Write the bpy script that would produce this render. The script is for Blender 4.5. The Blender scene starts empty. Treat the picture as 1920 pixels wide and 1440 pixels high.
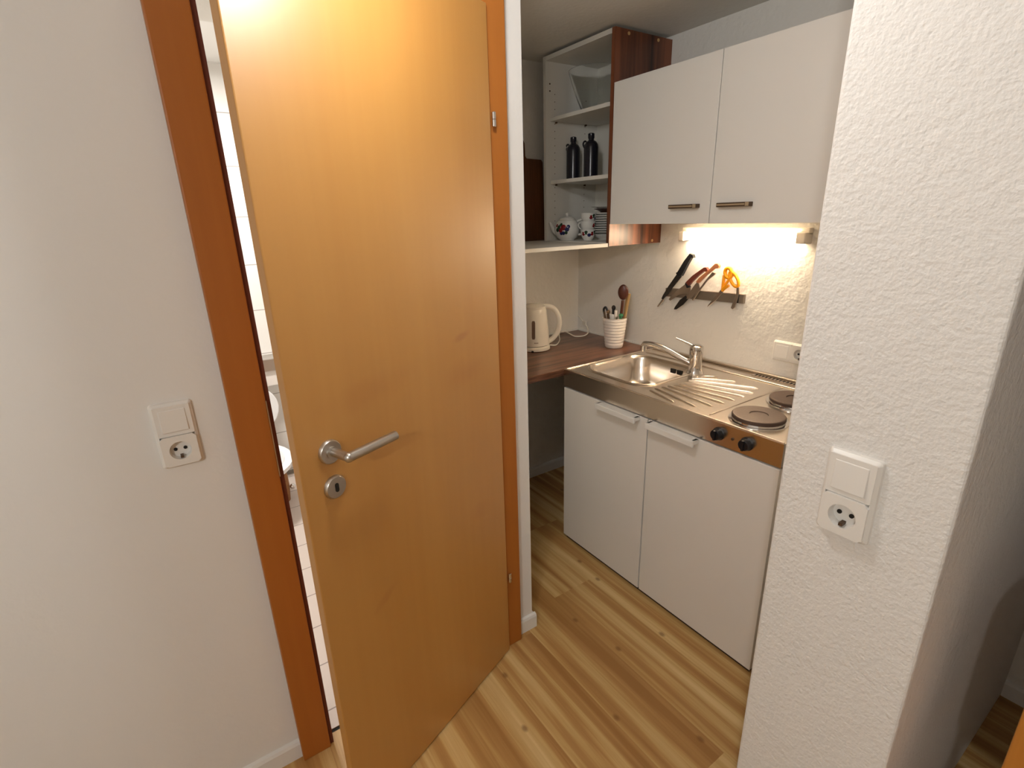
import bpy, bmesh, math, random
from mathutils import Vector, Matrix
random.seed(7)
S = bpy.context.scene
COL = S.collection
PI = math.pi

# ------------------------------------------------------------------ helpers
def link(o, parent=None):
    COL.objects.link(o)
    if parent is not None:
        o.parent = parent
    return o

def obj(name, bm, mats, parent=None, smooth=False, bevel=0.0, seg=2, loc=None, rot=None):
    me = bpy.data.meshes.new(name)
    bmesh.ops.recalc_face_normals(bm, faces=bm.faces)
    bm.to_mesh(me); bm.free()
    if not isinstance(mats, (list, tuple)):
        mats = [mats]
    for m in mats:
        me.materials.append(m)
    if smooth:
        for p in me.polygons: p.use_smooth = True
        try: me.set_sharp_from_angle(angle=math.radians(40))
        except Exception: pass
    o = bpy.data.objects.new(name, me)
    link(o, parent)
    if loc is not None: o.location = loc
    if rot is not None: o.rotation_euler = rot
    if bevel > 0:
        b = o.modifiers.new('bevel', 'BEVEL'); b.width = bevel; b.segments = seg
        b.limit_method = 'ANGLE'; b.angle_limit = math.radians(40)
    return o

def tag(o, label=None, cat=None, group=None, kind=None):
    if label: o['label'] = label
    if cat: o['category'] = cat
    if group: o['group'] = group
    if kind: o['kind'] = kind
    return o

def thing(name, label, cat, loc=(0, 0, 0), rotz=0.0, group=None):
    o = bpy.data.objects.new(name, None); COL.objects.link(o)
    o.location = loc; o.rotation_euler = (0, 0, rotz)
    o.empty_display_size = .05
    return tag(o, label, cat, group)

def struct(name, bm, m, **k):
    o = obj(name, bm, m, **k)
    if k.get('parent') is None: o['kind'] = 'structure'
    return o

def box(bm, a, b, mi=0):
    x0, y0, z0 = a; x1, y1, z1 = b
    v = [bm.verts.new(p) for p in ((x0,y0,z0),(x1,y0,z0),(x1,y1,z0),(x0,y1,z0),(x0,y0,z1),(x1,y0,z1),(x1,y1,z1),(x0,y1,z1))]
    for f in ((0,3,2,1),(4,5,6,7),(0,1,5,4),(1,2,6,5),(2,3,7,6),(3,0,4,7)):
        bm.faces.new([v[i] for i in f]).material_index = mi
    return bm

def B(a, b):
    return box(bmesh.new(), a, b)

def lathe(bm, prof, c=(0,0,0), n=32, mi=0, axis='z', cap=True):
    rings = []
    for r, h in prof:
        ring = []
        for i in range(n):
            t = 2*PI*i/n
            p = (r*math.cos(t), r*math.sin(t), h)
            if axis == 'x': p = (p[2], p[0], p[1])
            if axis == 'y': p = (p[0], p[2], p[1])
            ring.append(bm.verts.new((p[0]+c[0], p[1]+c[1], p[2]+c[2])))
        rings.append(ring)
    for a, b in zip(rings, rings[1:]):
        for i in range(n):
            bm.faces.new((a[i], a[(i+1) % n], b[(i+1) % n], b[i])).material_index = mi
    if cap:
        for r in (rings[0], rings[-1]):
            try: bm.faces.new(r).material_index = mi
            except Exception: pass
    return bm

def spline(pts, k=6):
    pts = [Vector(p) for p in pts]
    if len(pts) < 3: return pts
    out = []
    P = [pts[0]*2-pts[1]] + pts + [pts[-1]*2-pts[-2]]
    for i in range(1, len(P)-2):
        for j in range(k):
            t = j/k
            a, b, c, d = P[i-1], P[i], P[i+1], P[i+2]
            out.append(.5*((2*b)+(c-a)*t+(2*a-5*b+4*c-d)*t*t+(3*b-a-3*c+d)*t**3))
    out.append(pts[-1])
    return out

def tube(bm, pts, rad, n=12, mi=0, smooth=True, sy=1.0):
    pts = spline(pts) if smooth else [Vector(p) for p in pts]
    m = len(pts)
    R = rad if callable(rad) else (lambda t: rad)
    rings = []; up = None
    for i, p in enumerate(pts):
        d = (pts[min(i+1, m-1)] - pts[max(i-1, 0)]).normalized()
        if up is None:
            up = Vector((0,0,1)) if abs(d.z) < .9 else Vector((1,0,0))
        s = d.cross(up).normalized(); up = s.cross(d).normalized()
        r = R(i/(m-1))
        rings.append([bm.verts.new(p + s*(r*math.cos(2*PI*j/n)) + up*(r*sy*math.sin(2*PI*j/n))) for j in range(n)])
    for a, b in zip(rings, rings[1:]):
        for j in range(n):
            bm.faces.new((a[j], a[(j+1) % n], b[(j+1) % n], b[j])).material_index = mi
    bm.faces.new(rings[0]).material_index = mi; bm.faces.new(rings[-1]).material_index = mi
    return bm

def prism(bm, poly, f, mi=0):
    """poly: 2-D outline; f(u,v,w) -> 3-D; extruded w 0..1"""
    a = [bm.verts.new(f(u, v, 0)) for u, v in poly]; b = [bm.verts.new(f(u, v, 1)) for u, v in poly]
    n = len(poly)
    bm.faces.new(a).material_index = mi; bm.faces.new(b[::-1]).material_index = mi
    for i in range(n):
        bm.faces.new((a[i], a[(i+1) % n], b[(i+1) % n], b[i])).material_index = mi
    return bm

def rrect(cx, cy, hx, hy, r, k=6):
    out = []
    for sx, sy, t0 in ((1,1,0),(-1,1,90),(-1,-1,180),(1,-1,270)):
        for i in range(k+1):
            t = math.radians(t0+90*i/k)
            out.append((cx+sx*(hx-r)+r*math.cos(t), cy+sy*(hy-r)+r*math.sin(t)))
    return out

def loft(bm, loops, mi=0, cap=False):
    rs = [[bm.verts.new(p) for p in l] for l in loops]
    n = len(rs[0])
    for a, b in zip(rs, rs[1:]):
        for i in range(n):
            bm.faces.new((a[i], a[(i+1) % n], b[(i+1) % n], b[i])).material_index = mi
    if cap: bm.faces.new(rs[-1]).material_index = mi
    return rs

# ------------------------------------------------------------------ materials
def mat(name, col, rough=.5, metal=0.0, spec=.5, coat=0.0, emit=None, es=0.0, trans=0.0, bump=None, var=None, ior=1.45):
    m = bpy.data.materials.new(name); m.use_nodes = True
    nt = m.node_tree; p = nt.nodes['Principled BSDF']
    p.inputs['Base Color'].default_value = (*col, 1)
    p.inputs['Roughness'].default_value = rough
    p.inputs['Metallic'].default_value = metal
    p.inputs['Specular IOR Level'].default_value = spec
    p.inputs['Coat Weight'].default_value = coat
    p.inputs['Transmission Weight'].default_value = trans
    p.inputs['IOR'].default_value = ior
    if emit:
        p.inputs['Emission Color'].default_value = (*emit, 1); p.inputs['Emission Strength'].default_value = es
    tc = nt.nodes.new('ShaderNodeTexCoord')
    if var:   # (scale vec, amount, detail) : tonal variation around the base colour
        mp = nt.nodes.new('ShaderNodeMapping'); mp.inputs['Scale'].default_value = var[0]
        nt.links.new(tc.outputs['Object'], mp.inputs[0])
        no = nt.nodes.new('ShaderNodeTexNoise'); no.inputs['Scale'].default_value = 1; no.inputs['Detail'].default_value = var[2]
        nt.links.new(mp.outputs[0], no.inputs['Vector'])
        mx = nt.nodes.new('ShaderNodeMix'); mx.data_type = 'RGBA'
        a = var[1]
        mx.inputs[6].default_value = (*[c*(1-a) for c in col], 1); mx.inputs[7].default_value = (*[min(1, c*(1+a)) for c in col], 1)
        nt.links.new(no.outputs['Fac'], mx.inputs[0]); nt.links.new(mx.outputs[2], p.inputs['Base Color'])
    if bump:  # list of (scale, strength-distance)
        prev = None
        for sc, dist, det in bump:
            no = nt.nodes.new('ShaderNodeTexNoise'); no.inputs['Scale'].default_value = sc; no.inputs['Detail'].default_value = det
            nt.links.new(tc.outputs['Object'], no.inputs['Vector'])
            bp = nt.nodes.new('ShaderNodeBump'); bp.inputs['Distance'].default_value = dist; bp.inputs['Strength'].default_value = 1
            nt.links.new(no.outputs['Fac'], bp.inputs['Height'])
            if prev: nt.links.new(prev.outputs[0], bp.inputs['Normal'])
            prev = bp
        nt.links.new(prev.outputs[0], p.inputs['Normal'])
    return m

def N(nt, t, **k):
    n = nt.nodes.new(t)
    for a, v in k.items(): setattr(n, a, v)
    return n

def math_(nt, op, a, b=None, c=None):
    n = nt.nodes.new('ShaderNodeMath'); n.operation = op
    for i, x in enumerate((a, b, c)):
        if x is None: continue
        if isinstance(x, (int, float)): n.inputs[i].default_value = x
        else: nt.links.new(x, n.inputs[i])
    return n.outputs[0]

def wood(name, dark, light, axis='z', scale=1.0, rough=.4, grain=.25, coat=0.0, stripe=0.0, spec=.5):
    """veneer with grain running along one object axis"""
    m = bpy.data.materials.new(name); m.use_nodes = True; nt = m.node_tree; p = nt.nodes['Principled BSDF']
    p.inputs['Roughness'].default_value = rough; p.inputs['Coat Weight'].default_value = coat
    p.inputs['Specular IOR Level'].default_value = spec
    tc = N(nt, 'ShaderNodeTexCoord'); mp = N(nt, 'ShaderNodeMapping')
    nt.links.new(tc.outputs['Object'], mp.inputs[0])
    s = {'x': (.6, 14, 14), 'y': (14, .6, 14), 'z': (14, 14, .6)}[axis]
    mp.inputs['Scale'].default_value = tuple(q*scale for q in s)
    a = N(nt, 'ShaderNodeTexNoise'); a.inputs['Scale'].default_value = 1; a.inputs['Detail'].default_value = 3; a.inputs['Distortion'].default_value = .3
    nt.links.new(mp.outputs[0], a.inputs['Vector'])
    mp2 = N(nt, 'ShaderNodeMapping'); mp2.inputs['Scale'].default_value = tuple(q*scale*9 for q in s)
    nt.links.new(tc.outputs['Object'], mp2.inputs[0])
    b = N(nt, 'ShaderNodeTexNoise'); b.inputs['Scale'].default_value = 1; b.inputs['Detail'].default_value = 2
    nt.links.new(mp2.outputs[0], b.inputs['Vector'])
    f = math_(nt, 'ADD', math_(nt, 'MULTIPLY', a.outputs['Fac'], 1-grain), math_(nt, 'MULTIPLY', b.outputs['Fac'], grain))
    r = N(nt, 'ShaderNodeValToRGB'); e = r.color_ramp.elements
    w = .5-.28*(1-stripe)
    e[0].position = .5-(.22 if stripe == 0 else .08); e[1].position = .5+(.22 if stripe == 0 else .08)
    e[0].color = (*dark, 1); e[1].color = (*light, 1)
    nt.links.new(f, r.inputs[0]); nt.links.new(r.outputs[0], p.inputs['Base Color'])
    return m

def laminate():
    m = bpy.data.materials.new('pine_laminate'); m.use_nodes = True; nt = m.node_tree; p = nt.nodes['Principled BSDF']
    p.inputs['Roughness'].default_value = .38; p.inputs['Specular IOR Level'].default_value = .35
    tc = N(nt, 'ShaderNodeTexCoord'); sp = N(nt, 'ShaderNodeSeparateXYZ'); nt.links.new(tc.outputs['Object'], sp.inputs[0])
    X, Y = sp.outputs[0], sp.outputs[1]
    W = .192
    row = math_(nt, 'FLOOR', math_(nt, 'DIVIDE', math_(nt, 'ADD', X, .05), W))
    wn = N(nt, 'ShaderNodeTexWhiteNoise', noise_dimensions='1D'); nt.links.new(row, wn.inputs['W'])
    yy = math_(nt, 'ADD', Y, math_(nt, 'MULTIPLY', wn.outputs['Value'], 1.3))
    pl = math_(nt, 'FLOOR', math_(nt, 'DIVIDE', yy, 1.29))
    pid = math_(nt, 'ADD', math_(nt, 'MULTIPLY', row, 7.3), math_(nt, 'MULTIPLY', pl, 3.7))
    # board wide stripes (soft heartwood / sapwood bands)
    cx = N(nt, 'ShaderNodeCombineXYZ'); nt.links.new(X, cx.inputs[0]); nt.links.new(Y, cx.inputs[1]); nt.links.new(pid, cx.inputs[2])
    mp = N(nt, 'ShaderNodeMapping'); mp.inputs['Scale'].default_value = (22, .38, 1); nt.links.new(cx.outputs[0], mp.inputs[0])
    a = N(nt, 'ShaderNodeTexNoise'); a.inputs['Scale'].default_value = 1; a.inputs['Detail'].default_value = 1.5; a.inputs['Distortion'].default_value = .15
    nt.links.new(mp.outputs[0], a.inputs['Vector'])
    mp2 = N(nt, 'ShaderNodeMapping'); mp2.inputs['Scale'].default_value = (75, 2.6, 1); nt.links.new(cx.outputs[0], mp2.inputs[0])
    b = N(nt, 'ShaderNodeTexNoise'); b.inputs['Scale'].default_value = 1; b.inputs['Detail'].default_value = 3; b.inputs['Distortion'].default_value = .6
    nt.links.new(mp2.outputs[0], b.inputs['Vector'])
    f = math_(nt, 'ADD', math_(nt, 'MULTIPLY', a.outputs['Fac'], .74), math_(nt, 'MULTIPLY', b.outputs['Fac'], .26))
    r = N(nt, 'ShaderNodeValToRGB'); cr = r.color_ramp; e = cr.elements
    e[0].position = .36; e[0].color = (.36, .180, .055, 1)
    e[1].position = .68; e[1].color = (.72, .53, .25, 1)
    q = cr.elements.new(.49); q.color = (.475, .27, .092, 1)
    q = cr.elements.new(.545); q.color = (.56, .355, .135, 1)
    nt.links.new(f, r.inputs[0])
    # knots
    mp3 = N(nt, 'ShaderNodeMapping'); mp3.inputs['Scale'].default_value = (5.2, 3.6, 1); nt.links.new(cx.outputs[0], mp3.inputs[0])
    v = N(nt, 'ShaderNodeTexVoronoi'); v.inputs['Scale'].default_value = 1; v.voronoi_dimensions = '2D'
    nt.links.new(mp3.outputs[0], v.inputs['Vector'])
    kr = N(nt, 'ShaderNodeValToRGB'); kr.color_ramp.elements[0].position = .022; kr.color_ramp.elements[1].position = .06
    kr.color_ramp.elements[0].color = (1, 1, 1, 1); kr.color_ramp.elements[1].color = (0, 0, 0, 1)
    nt.links.new(v.outputs['Distance'], kr.inputs[0])
    sel = math_(nt, 'GREATER_THAN', N_sep(nt, v.outputs['Color']), .35)
    mk = math_(nt, 'MULTIPLY', math_(nt, 'MULTIPLY', kr.outputs[0], sel), .65)
    mx = N(nt, 'ShaderNodeMix', data_type='RGBA'); mx.inputs[7].default_value = (.20, .085, .028, 1)
    nt.links.new(mk, mx.inputs[0]); nt.links.new(r.outputs[0], mx.inputs[6])
    # faint seams between boards
    fr = math_(nt, 'FRACT', math_(nt, 'DIVIDE', math_(nt, 'ADD', X, .05), W))
    seam = math_(nt, 'MULTIPLY', math_(nt, 'LESS_THAN', fr, .010), .18)
    mx2 = N(nt, 'ShaderNodeMix', data_type='RGBA'); mx2.inputs[7].default_value = (.18, .09, .03, 1)
    nt.links.new(seam, mx2.inputs[0]); nt.links.new(mx.outputs[2], mx2.inputs[6])
    nt.links.new(mx2.outputs[2], p.inputs['Base Color'])
    return m

def N_sep(nt, out):
    s = nt.nodes.new('ShaderNodeSeparateColor'); nt.links.new(out, s.inputs[0]); return s.outputs[0]

def tiles(name, col, grout, axes, size, off, width=.003, rough=.15):
    m = bpy.data.materials.new(name); m.use_nodes = True; nt = m.node_tree; p = nt.nodes['Principled BSDF']
    p.inputs['Roughness'].default_value = rough
    tc = N(nt, 'ShaderNodeTexCoord'); sp = N(nt, 'ShaderNodeSeparateXYZ'); nt.links.new(tc.outputs['Object'], sp.inputs[0])
    g = None
    for a, s, o in zip(axes, size, off):
        fr = math_(nt, 'FRACT', math_(nt, 'DIVIDE', math_(nt, 'SUBTRACT', sp.outputs[a], o-50*s), s))
        l = math_(nt, 'LESS_THAN', fr, width/s)
        g = l if g is None else math_(nt, 'MAXIMUM', g, l)
    mx = N(nt, 'ShaderNodeMix', data_type='RGBA'); mx.inputs[6].default_value = (*col, 1); mx.inputs[7].default_value = (*grout, 1)
    nt.links.new(g, mx.inputs[0]); nt.links.new(mx.outputs[2], p.inputs['Base Color'])
    return m

WALL = (.81, .80, .775)
M = {}
M['plaster'] = mat('smooth_wall_paint', WALL, .75, spec=.25, bump=[(30, .0012, 3), (4, .003, 1)])
M['rough_plaster'] = mat('rough_roller_plaster', WALL, .7, spec=.3, bump=[(150, .0019, 2), (60, .0022, 2)])
M['kitchen_wall'] = mat('kitchen_wall_paint', (.81, .79, .745), .6, spec=.35, bump=[(60, .0026, 2), (20, .003, 1)])
M['ceiling'] = mat('ceiling_paint', (.74, .72, .67), .85, spec=.2, bump=[(60, .001, 2)])
M['base'] = mat('white_skirting', (.80, .79, .76), .4)
M['floor'] = laminate()
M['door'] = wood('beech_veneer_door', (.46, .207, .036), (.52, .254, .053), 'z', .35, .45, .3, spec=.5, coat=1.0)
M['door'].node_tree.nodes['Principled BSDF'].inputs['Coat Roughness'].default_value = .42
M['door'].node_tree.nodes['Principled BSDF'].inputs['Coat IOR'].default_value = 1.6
M['frame'] = wood('beech_veneer_frame', (.36, .115, .016), (.43, .150, .024), 'z', .5, .42, .3, spec=.4)
M['seal'] = mat('dark_rubber_seal', (.12, .025, .010), .6)
M['frame_edge'] = mat('dark_frame_rebate', (.16, .04, .01), .5)
M['steel'] = mat('brushed_steel', (.58, .55, .51), .34, 1.0)
M['steel_top'] = mat('linen_steel_worktop', (.74, .67, .59), .23, 1.0, bump=[(400, .00008, 1)])
M['chrome'] = mat('polished_chrome', (.72, .70, .68), .09, 1.0)
M['white_lam'] = mat('white_melamine', (.82, .80, .76), .35, spec=.45)
M['white_in'] = mat('white_cabinet_board', (.76, .74, .68), .5, spec=.3)
M['gap'] = mat('grey_cabinet_edge', (.10, .085, .07), .7)
M['plinth'] = mat('dark_plinth', (.035, .02, .014), .6)
M['walnut'] = wood('plum_walnut_side', (.03, .008, .004), (.21, .065, .026), 'z', .6, .33, .2, stripe=.3)
M['walnut_top'] = wood('plum_walnut_worktop', (.050, .019, .011), (.21, .092, .050), 'x', 1.9, .30, .40, stripe=.2)
M['bronze'] = mat('bronze_bar', (.36, .24, .13), .35, .7)
M['bronze_light'] = mat('light_metal_inlay', (.55, .44, .30), .35, .6)
M['bronze_dark'] = mat('bronze_bar_groove', (.10, .06, .035), .5, .4)
M['plastic'] = mat('white_switch_plastic', (.82, .80, .76), .28)
M['plastic_dim'] = mat('white_switch_recess', (.62, .60, .55), .4)
M['handle_white'] = mat('white_handle_plastic', (.84, .83, .80), .3)
M['black'] = mat('black_plastic', (.006, .007, .010), .4)
M['iron'] = mat('cast_iron_hotplate', (.085, .055, .042), .45, .35, bump=[(120, .0004, 2)])
M['dark'] = mat('dark_slot', (.01, .008, .006), .8)
M['bottle'] = mat('black_glazed_stoneware', (.012, .012, .018), .22)
M['china'] = mat('white_china', (.74, .73, .69), .15)
M['red'] = mat('dark_red_glaze', (.22, .008, .012), .2)
M['blue'] = mat('dark_blue_glaze', (.012, .015, .09), .2)
M['green'] = mat('dark_green_glaze', (.012, .045, .022), .2)
M['glass'] = mat('clear_glass', (.97, .98, .97), .04, trans=1.0, ior=1.18)
M['brown_bowl'] = mat('dark_brown_stoneware', (.05, .018, .012), .3)
M['board'] = wood('dark_cutting_board', (.09, .032, .012), (.19, .075, .028), 'z', 1.2, .5, .4)
M['kettle'] = mat('cream_kettle_plastic', (.78, .74, .66), .22)
M['window_strip'] = mat('smoky_level_window', (.13, .075, .05), .25)
M['cup'] = mat('white_ribbed_ceramic', (.82, .77, .72), .3)
M['spoon_wood'] = wood('dark_red_spoon_wood', (.045, .010, .006), (.11, .028, .012), 'z', 2, .35, .3)
M['light_wood'] = mat('light_spatula_wood', (.52, .33, .14), .5)
M['knife_steel'] = mat('knife_steel', (.42, .36, .31), .3, 1.0)
M['knife_dark'] = mat('coated_blade', (.03, .027, .025), .3, .5)
M['knife_wood'] = mat('dark_knife_handle_wood', (.13, .028, .018), .4)
M['knife_wood2'] = mat('tan_knife_handle_wood', (.42, .17, .08), .4)
M['magnet'] = mat('grey_steel_magnet_rail', (.26, .22, .18), .4, .7)
M['orange'] = mat('orange_plastic', (.90, .36, .01), .3)
M['green_plastic'] = mat('green_plastic', (.04, .22, .09), .35)
M['lamp'] = mat('lit_lamp_tube', (1, .9, .75), .4, emit=(1, .77, .52), es=68.0)
M['lamp_body'] = mat('white_lamp_body', (.72, .66, .58), .4)
M['lamp_glow'] = mat('lit_ceiling_lamp_glass', (1, .95, .88), .4, emit=(1, .90, .78), es=3.0)
M['bath_tile'] = tiles('white_bathroom_tiles', (.80, .78, .74), (.36, .33, .30), (2, 0), (.256, .30), (.03, .20), .004)
M['bath_floor'] = tiles('beige_bathroom_floor_tiles', (.62, .53, .47), (.26, .20, .17), (1, 0), (.2, .6), (1.405, -.10), .005, .3)
M['porcelain'] = mat('white_porcelain', (.86, .86, .86), .1)
M['paper'] = mat('toilet_paper', (.80, .74, .68), .9)
M['wicker'] = mat('brown_wicker', (.30, .13, .04), .7, bump=[(160, .004, 2)])
M['grey_strip'] = mat('grey_cove_strip', (.25, .22, .18), .6)
M['chair_wood'] = wood('orange_chair_wood', (.52, .20, .03), (.68, .30, .055), 'z', .8, .4, .3)

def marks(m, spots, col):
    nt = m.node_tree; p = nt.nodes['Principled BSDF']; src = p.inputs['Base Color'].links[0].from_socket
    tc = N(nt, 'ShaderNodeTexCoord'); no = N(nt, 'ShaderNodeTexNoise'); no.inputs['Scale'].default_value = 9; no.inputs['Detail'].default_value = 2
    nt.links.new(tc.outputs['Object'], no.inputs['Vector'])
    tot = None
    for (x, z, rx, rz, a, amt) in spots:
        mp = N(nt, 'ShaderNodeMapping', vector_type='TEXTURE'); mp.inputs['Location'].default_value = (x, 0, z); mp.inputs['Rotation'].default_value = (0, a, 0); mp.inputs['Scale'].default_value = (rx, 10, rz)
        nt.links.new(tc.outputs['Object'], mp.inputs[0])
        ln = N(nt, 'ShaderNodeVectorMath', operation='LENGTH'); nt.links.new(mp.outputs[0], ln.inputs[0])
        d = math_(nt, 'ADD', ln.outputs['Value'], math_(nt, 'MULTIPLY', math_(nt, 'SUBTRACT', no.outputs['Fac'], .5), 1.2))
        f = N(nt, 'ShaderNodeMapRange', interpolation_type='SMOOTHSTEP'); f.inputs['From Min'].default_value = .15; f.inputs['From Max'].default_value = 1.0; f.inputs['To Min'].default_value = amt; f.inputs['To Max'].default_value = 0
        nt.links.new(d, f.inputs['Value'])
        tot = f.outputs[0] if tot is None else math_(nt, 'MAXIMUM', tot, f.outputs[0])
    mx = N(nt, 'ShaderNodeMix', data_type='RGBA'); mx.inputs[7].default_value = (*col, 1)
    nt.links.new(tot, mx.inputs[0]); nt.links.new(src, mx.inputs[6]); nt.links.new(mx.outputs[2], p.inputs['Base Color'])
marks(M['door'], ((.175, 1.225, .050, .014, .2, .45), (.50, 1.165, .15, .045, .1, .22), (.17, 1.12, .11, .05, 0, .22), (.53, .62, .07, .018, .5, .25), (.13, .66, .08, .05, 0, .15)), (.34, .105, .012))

# ------------------------------------------------------------------ setting
CEIL = 2.245
FY, BX = 2.29, 2.01            # far wall, back wall
DY = 1.312                     # wall with the bathroom door
SX, SY0, SY1 = .880, .176, .430   # pillar wall beside the opening
struct('floor', B((-2.4, -2.6, -.05), (2.2, 1.322, 0)), M['floor'])
fk = B((.95, 1.322, -.05), (2.2, 2.45, 0)); struct('floor_kitchen', fk, M['floor'])
struct('floor_bathroom', B((-1.2, 1.336, -.05), (.94, 3.4, 0)), M['bath_floor'])
struct('trim_threshold', B((.10, 1.322, -.05), (.84, 1.336, -.003)), M['dark'])
struct('ceiling', B((-2.4, -2.6, CEIL), (2.2, 2.45, CEIL+.08)), M['ceiling'])
struct('ceiling_bathroom', B((-1.2, 1.43, 2.302), (.86, 3.4, 2.42)), M['base'])
# door wall: left piece, lintel, right strip (opening .135 - .80)
struct('wall_left', B((-2.4, DY, 0), (.10, 1.43, CEIL)), M['plaster'])
struct('wall_over_door', B((.10, DY, 2.09), (.835, 1.43, CEIL)), M['plaster'])
struct('wall_strip', B((.835, DY, 0), (.935, 1.43, CEIL)), M['plaster'])
struct('wall_partition', B((.86, 1.43, 0), (.935, 2.36, 2.42)), M['kitchen_wall'])
struct('wall_bath_right', B((.86, 2.36, 0), (.935, 3.4, 2.42)), M['bath_tile'])
struct('wall_far', B((.935, FY, 0), (BX, FY+.07, CEIL)), M['kitchen_wall'])
struct('wall_back', B((BX, -2.6, 0), (BX+.1, FY+.07, CEIL)), M['kitchen_wall'])
struct('wall_pillar', B((SX, SY0, 0), (BX, SY1, CEIL)), M['rough_plaster'], bevel=.006, seg=3)
struct('wall_rear', B((-2.4, -2.6, 0), (2.2, -2.5, CEIL)), M['plaster'])
struct('wall_west', B((-2.5, -2.6, 0), (-2.4, 1.43, CEIL)), M['plaster'])
struct('wall_bath_far', B((-1.2, 3.26, 0), (.86, 3.36, 2.42)), M['bath_tile'])
struct('wall_bath_left', B((-1.3, 1.43, 0), (-1.2, 3.36, 2.42)), M['bath_tile'])
struct('trim_bath_cove', B((-1.2, 3.245, 0), (.86, 3.26, .022)), M['grey_strip'])

def skirting(name, pts):
    """pts: two floor points on the wall face and outward normal"""
    (x0, y0), (x1, y1), (nx, ny) = pts
    bm = bmesh.new(); t, h = .013, .062
    prof = [(0, 0), (t, 0), (t, h-.012), (t-.004, h-.003), (0, h)]
    f = lambda u, v, w: (x0+(x1-x0)*w+nx*u, y0+(y1-y0)*w+ny*u, v)
    prism(bm, prof, f)
    struct(name, bm, M['base'])
skirting('baseboard_left', ((-2.4, DY), (.067, DY), (0, -1)))
skirting('baseboard_strip', ((.862, DY), (.948, DY), (0, -1)))
skirting('baseboard_strip_end', ((.935, DY), (.935, FY), (1, 0)))
skirting('baseboard_far', ((.948, FY), (BX, FY), (0, -1)))
skirting('baseboard_alcove', ((BX, -2.5), (BX, SY0), (-1, 0)))

# door frame
fr = thing('trim_door_frame', None, None); fr['kind'] = 'structure'
cas = bmesh.new()
box(cas, (.067, 1.279, 0), (.1457, DY, 2.11)); box(cas, (.786, 1.279, 0), (.862, DY, 2.11)); box(cas, (.1457, 1.279, 2.036), (.786, DY, 2.11))
obj('casing', cas, M['frame'], fr, bevel=.003)
j = bmesh.new()
box(j, (.128, 1.305, 0), (.152, 1.44, 2.05)); box(j, (.784, 1.305, 0), (.80, 1.44, 2.05)); box(j, (.152, 1.305, 2.036), (.784, 1.44, 2.05))
obj('jamb', j, M['frame_edge'], fr, bevel=.002)
obj('seal', B((.1457, 1.290, 0), (.1570, 1.306, 2.036)), M['seal'], fr)
sp = bmesh.new(); box(sp, (.1450, 1.2745, .93), (.1468, 1.2795, 1.13)); obj('strike_plate', sp, M['steel'], fr)

# door leaf, hinged at right, 21.7 degrees open towards the viewer
ang = math.atan2(-.188, -.472)
door = thing('door_1', None, None, (.7995, 1.2645, 0), ang); door['kind'] = 'structure'
L_ = .697
# local x runs from hinge to free edge; visible face towards local +y
lf = bmesh.new(); box(lf, (.003, -.024, .006), (L_, 0, 2.034)); 
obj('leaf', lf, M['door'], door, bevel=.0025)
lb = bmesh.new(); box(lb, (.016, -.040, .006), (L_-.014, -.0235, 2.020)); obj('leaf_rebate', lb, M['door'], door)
# lever handle: rosette, neck, lever
def lathe_y(bm, prof, c, n=32, mi=0): return lathe(bm, prof, c, n, mi, axis='y')
hz = 1.058
hb = bmesh.new()
tube(hb, [(.622, .004, hz+.012), (.622, .060, hz+.012)], .0098, 16, smooth=False)
tube(hb, [(.622, .060, hz+.012), (.492, .060, hz+.012)], .0105, 16, smooth=False)
q = bmesh.ops.create_uvsphere(hb, u_segments=16, v_segments=10, radius=.0108); bmesh.ops.translate(hb, verts=q['verts'], vec=(.622, .060, hz+.012))
h = obj('door_handle', hb, M['steel'], door, smooth=True)
r_ = lathe_y(bmesh.new(), [(.0265, 0), (.0265, .006), (.0245, .0085), (.013, .009), (.013, .013)], (.625, 0, hz+.012)); obj('rosette', r_, M['steel'], h, smooth=True)
kz = .987
kp = lathe_y(bmesh.new(), [(.0265, 0), (.0265, .005), (.0235, .009), (.004, .0095)], (.625, 0, kz)); kpo = obj('keyhole_plate', kp, M['steel'], door, smooth=True)
kh = bmesh.new(); prism(kh, rrect(.625, kz, .0045, .0105, .0044, 5), lambda u, v, w: (u, .0092+.0012*w, v)); obj('keyhole', kh, M['dark'], kpo)
for zc in (1.775, .318):
    hg = bmesh.new()
    lathe(hg, [(.0045, -.018), (.0055, -.017), (.0055, -.001), (.004, 0), (.0055, .001), (.0055, .017), (.0045, .018)], (-.0070, .004, zc), 16)
    obj('hinge', hg, M['chrome'], door, smooth=True)

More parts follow.
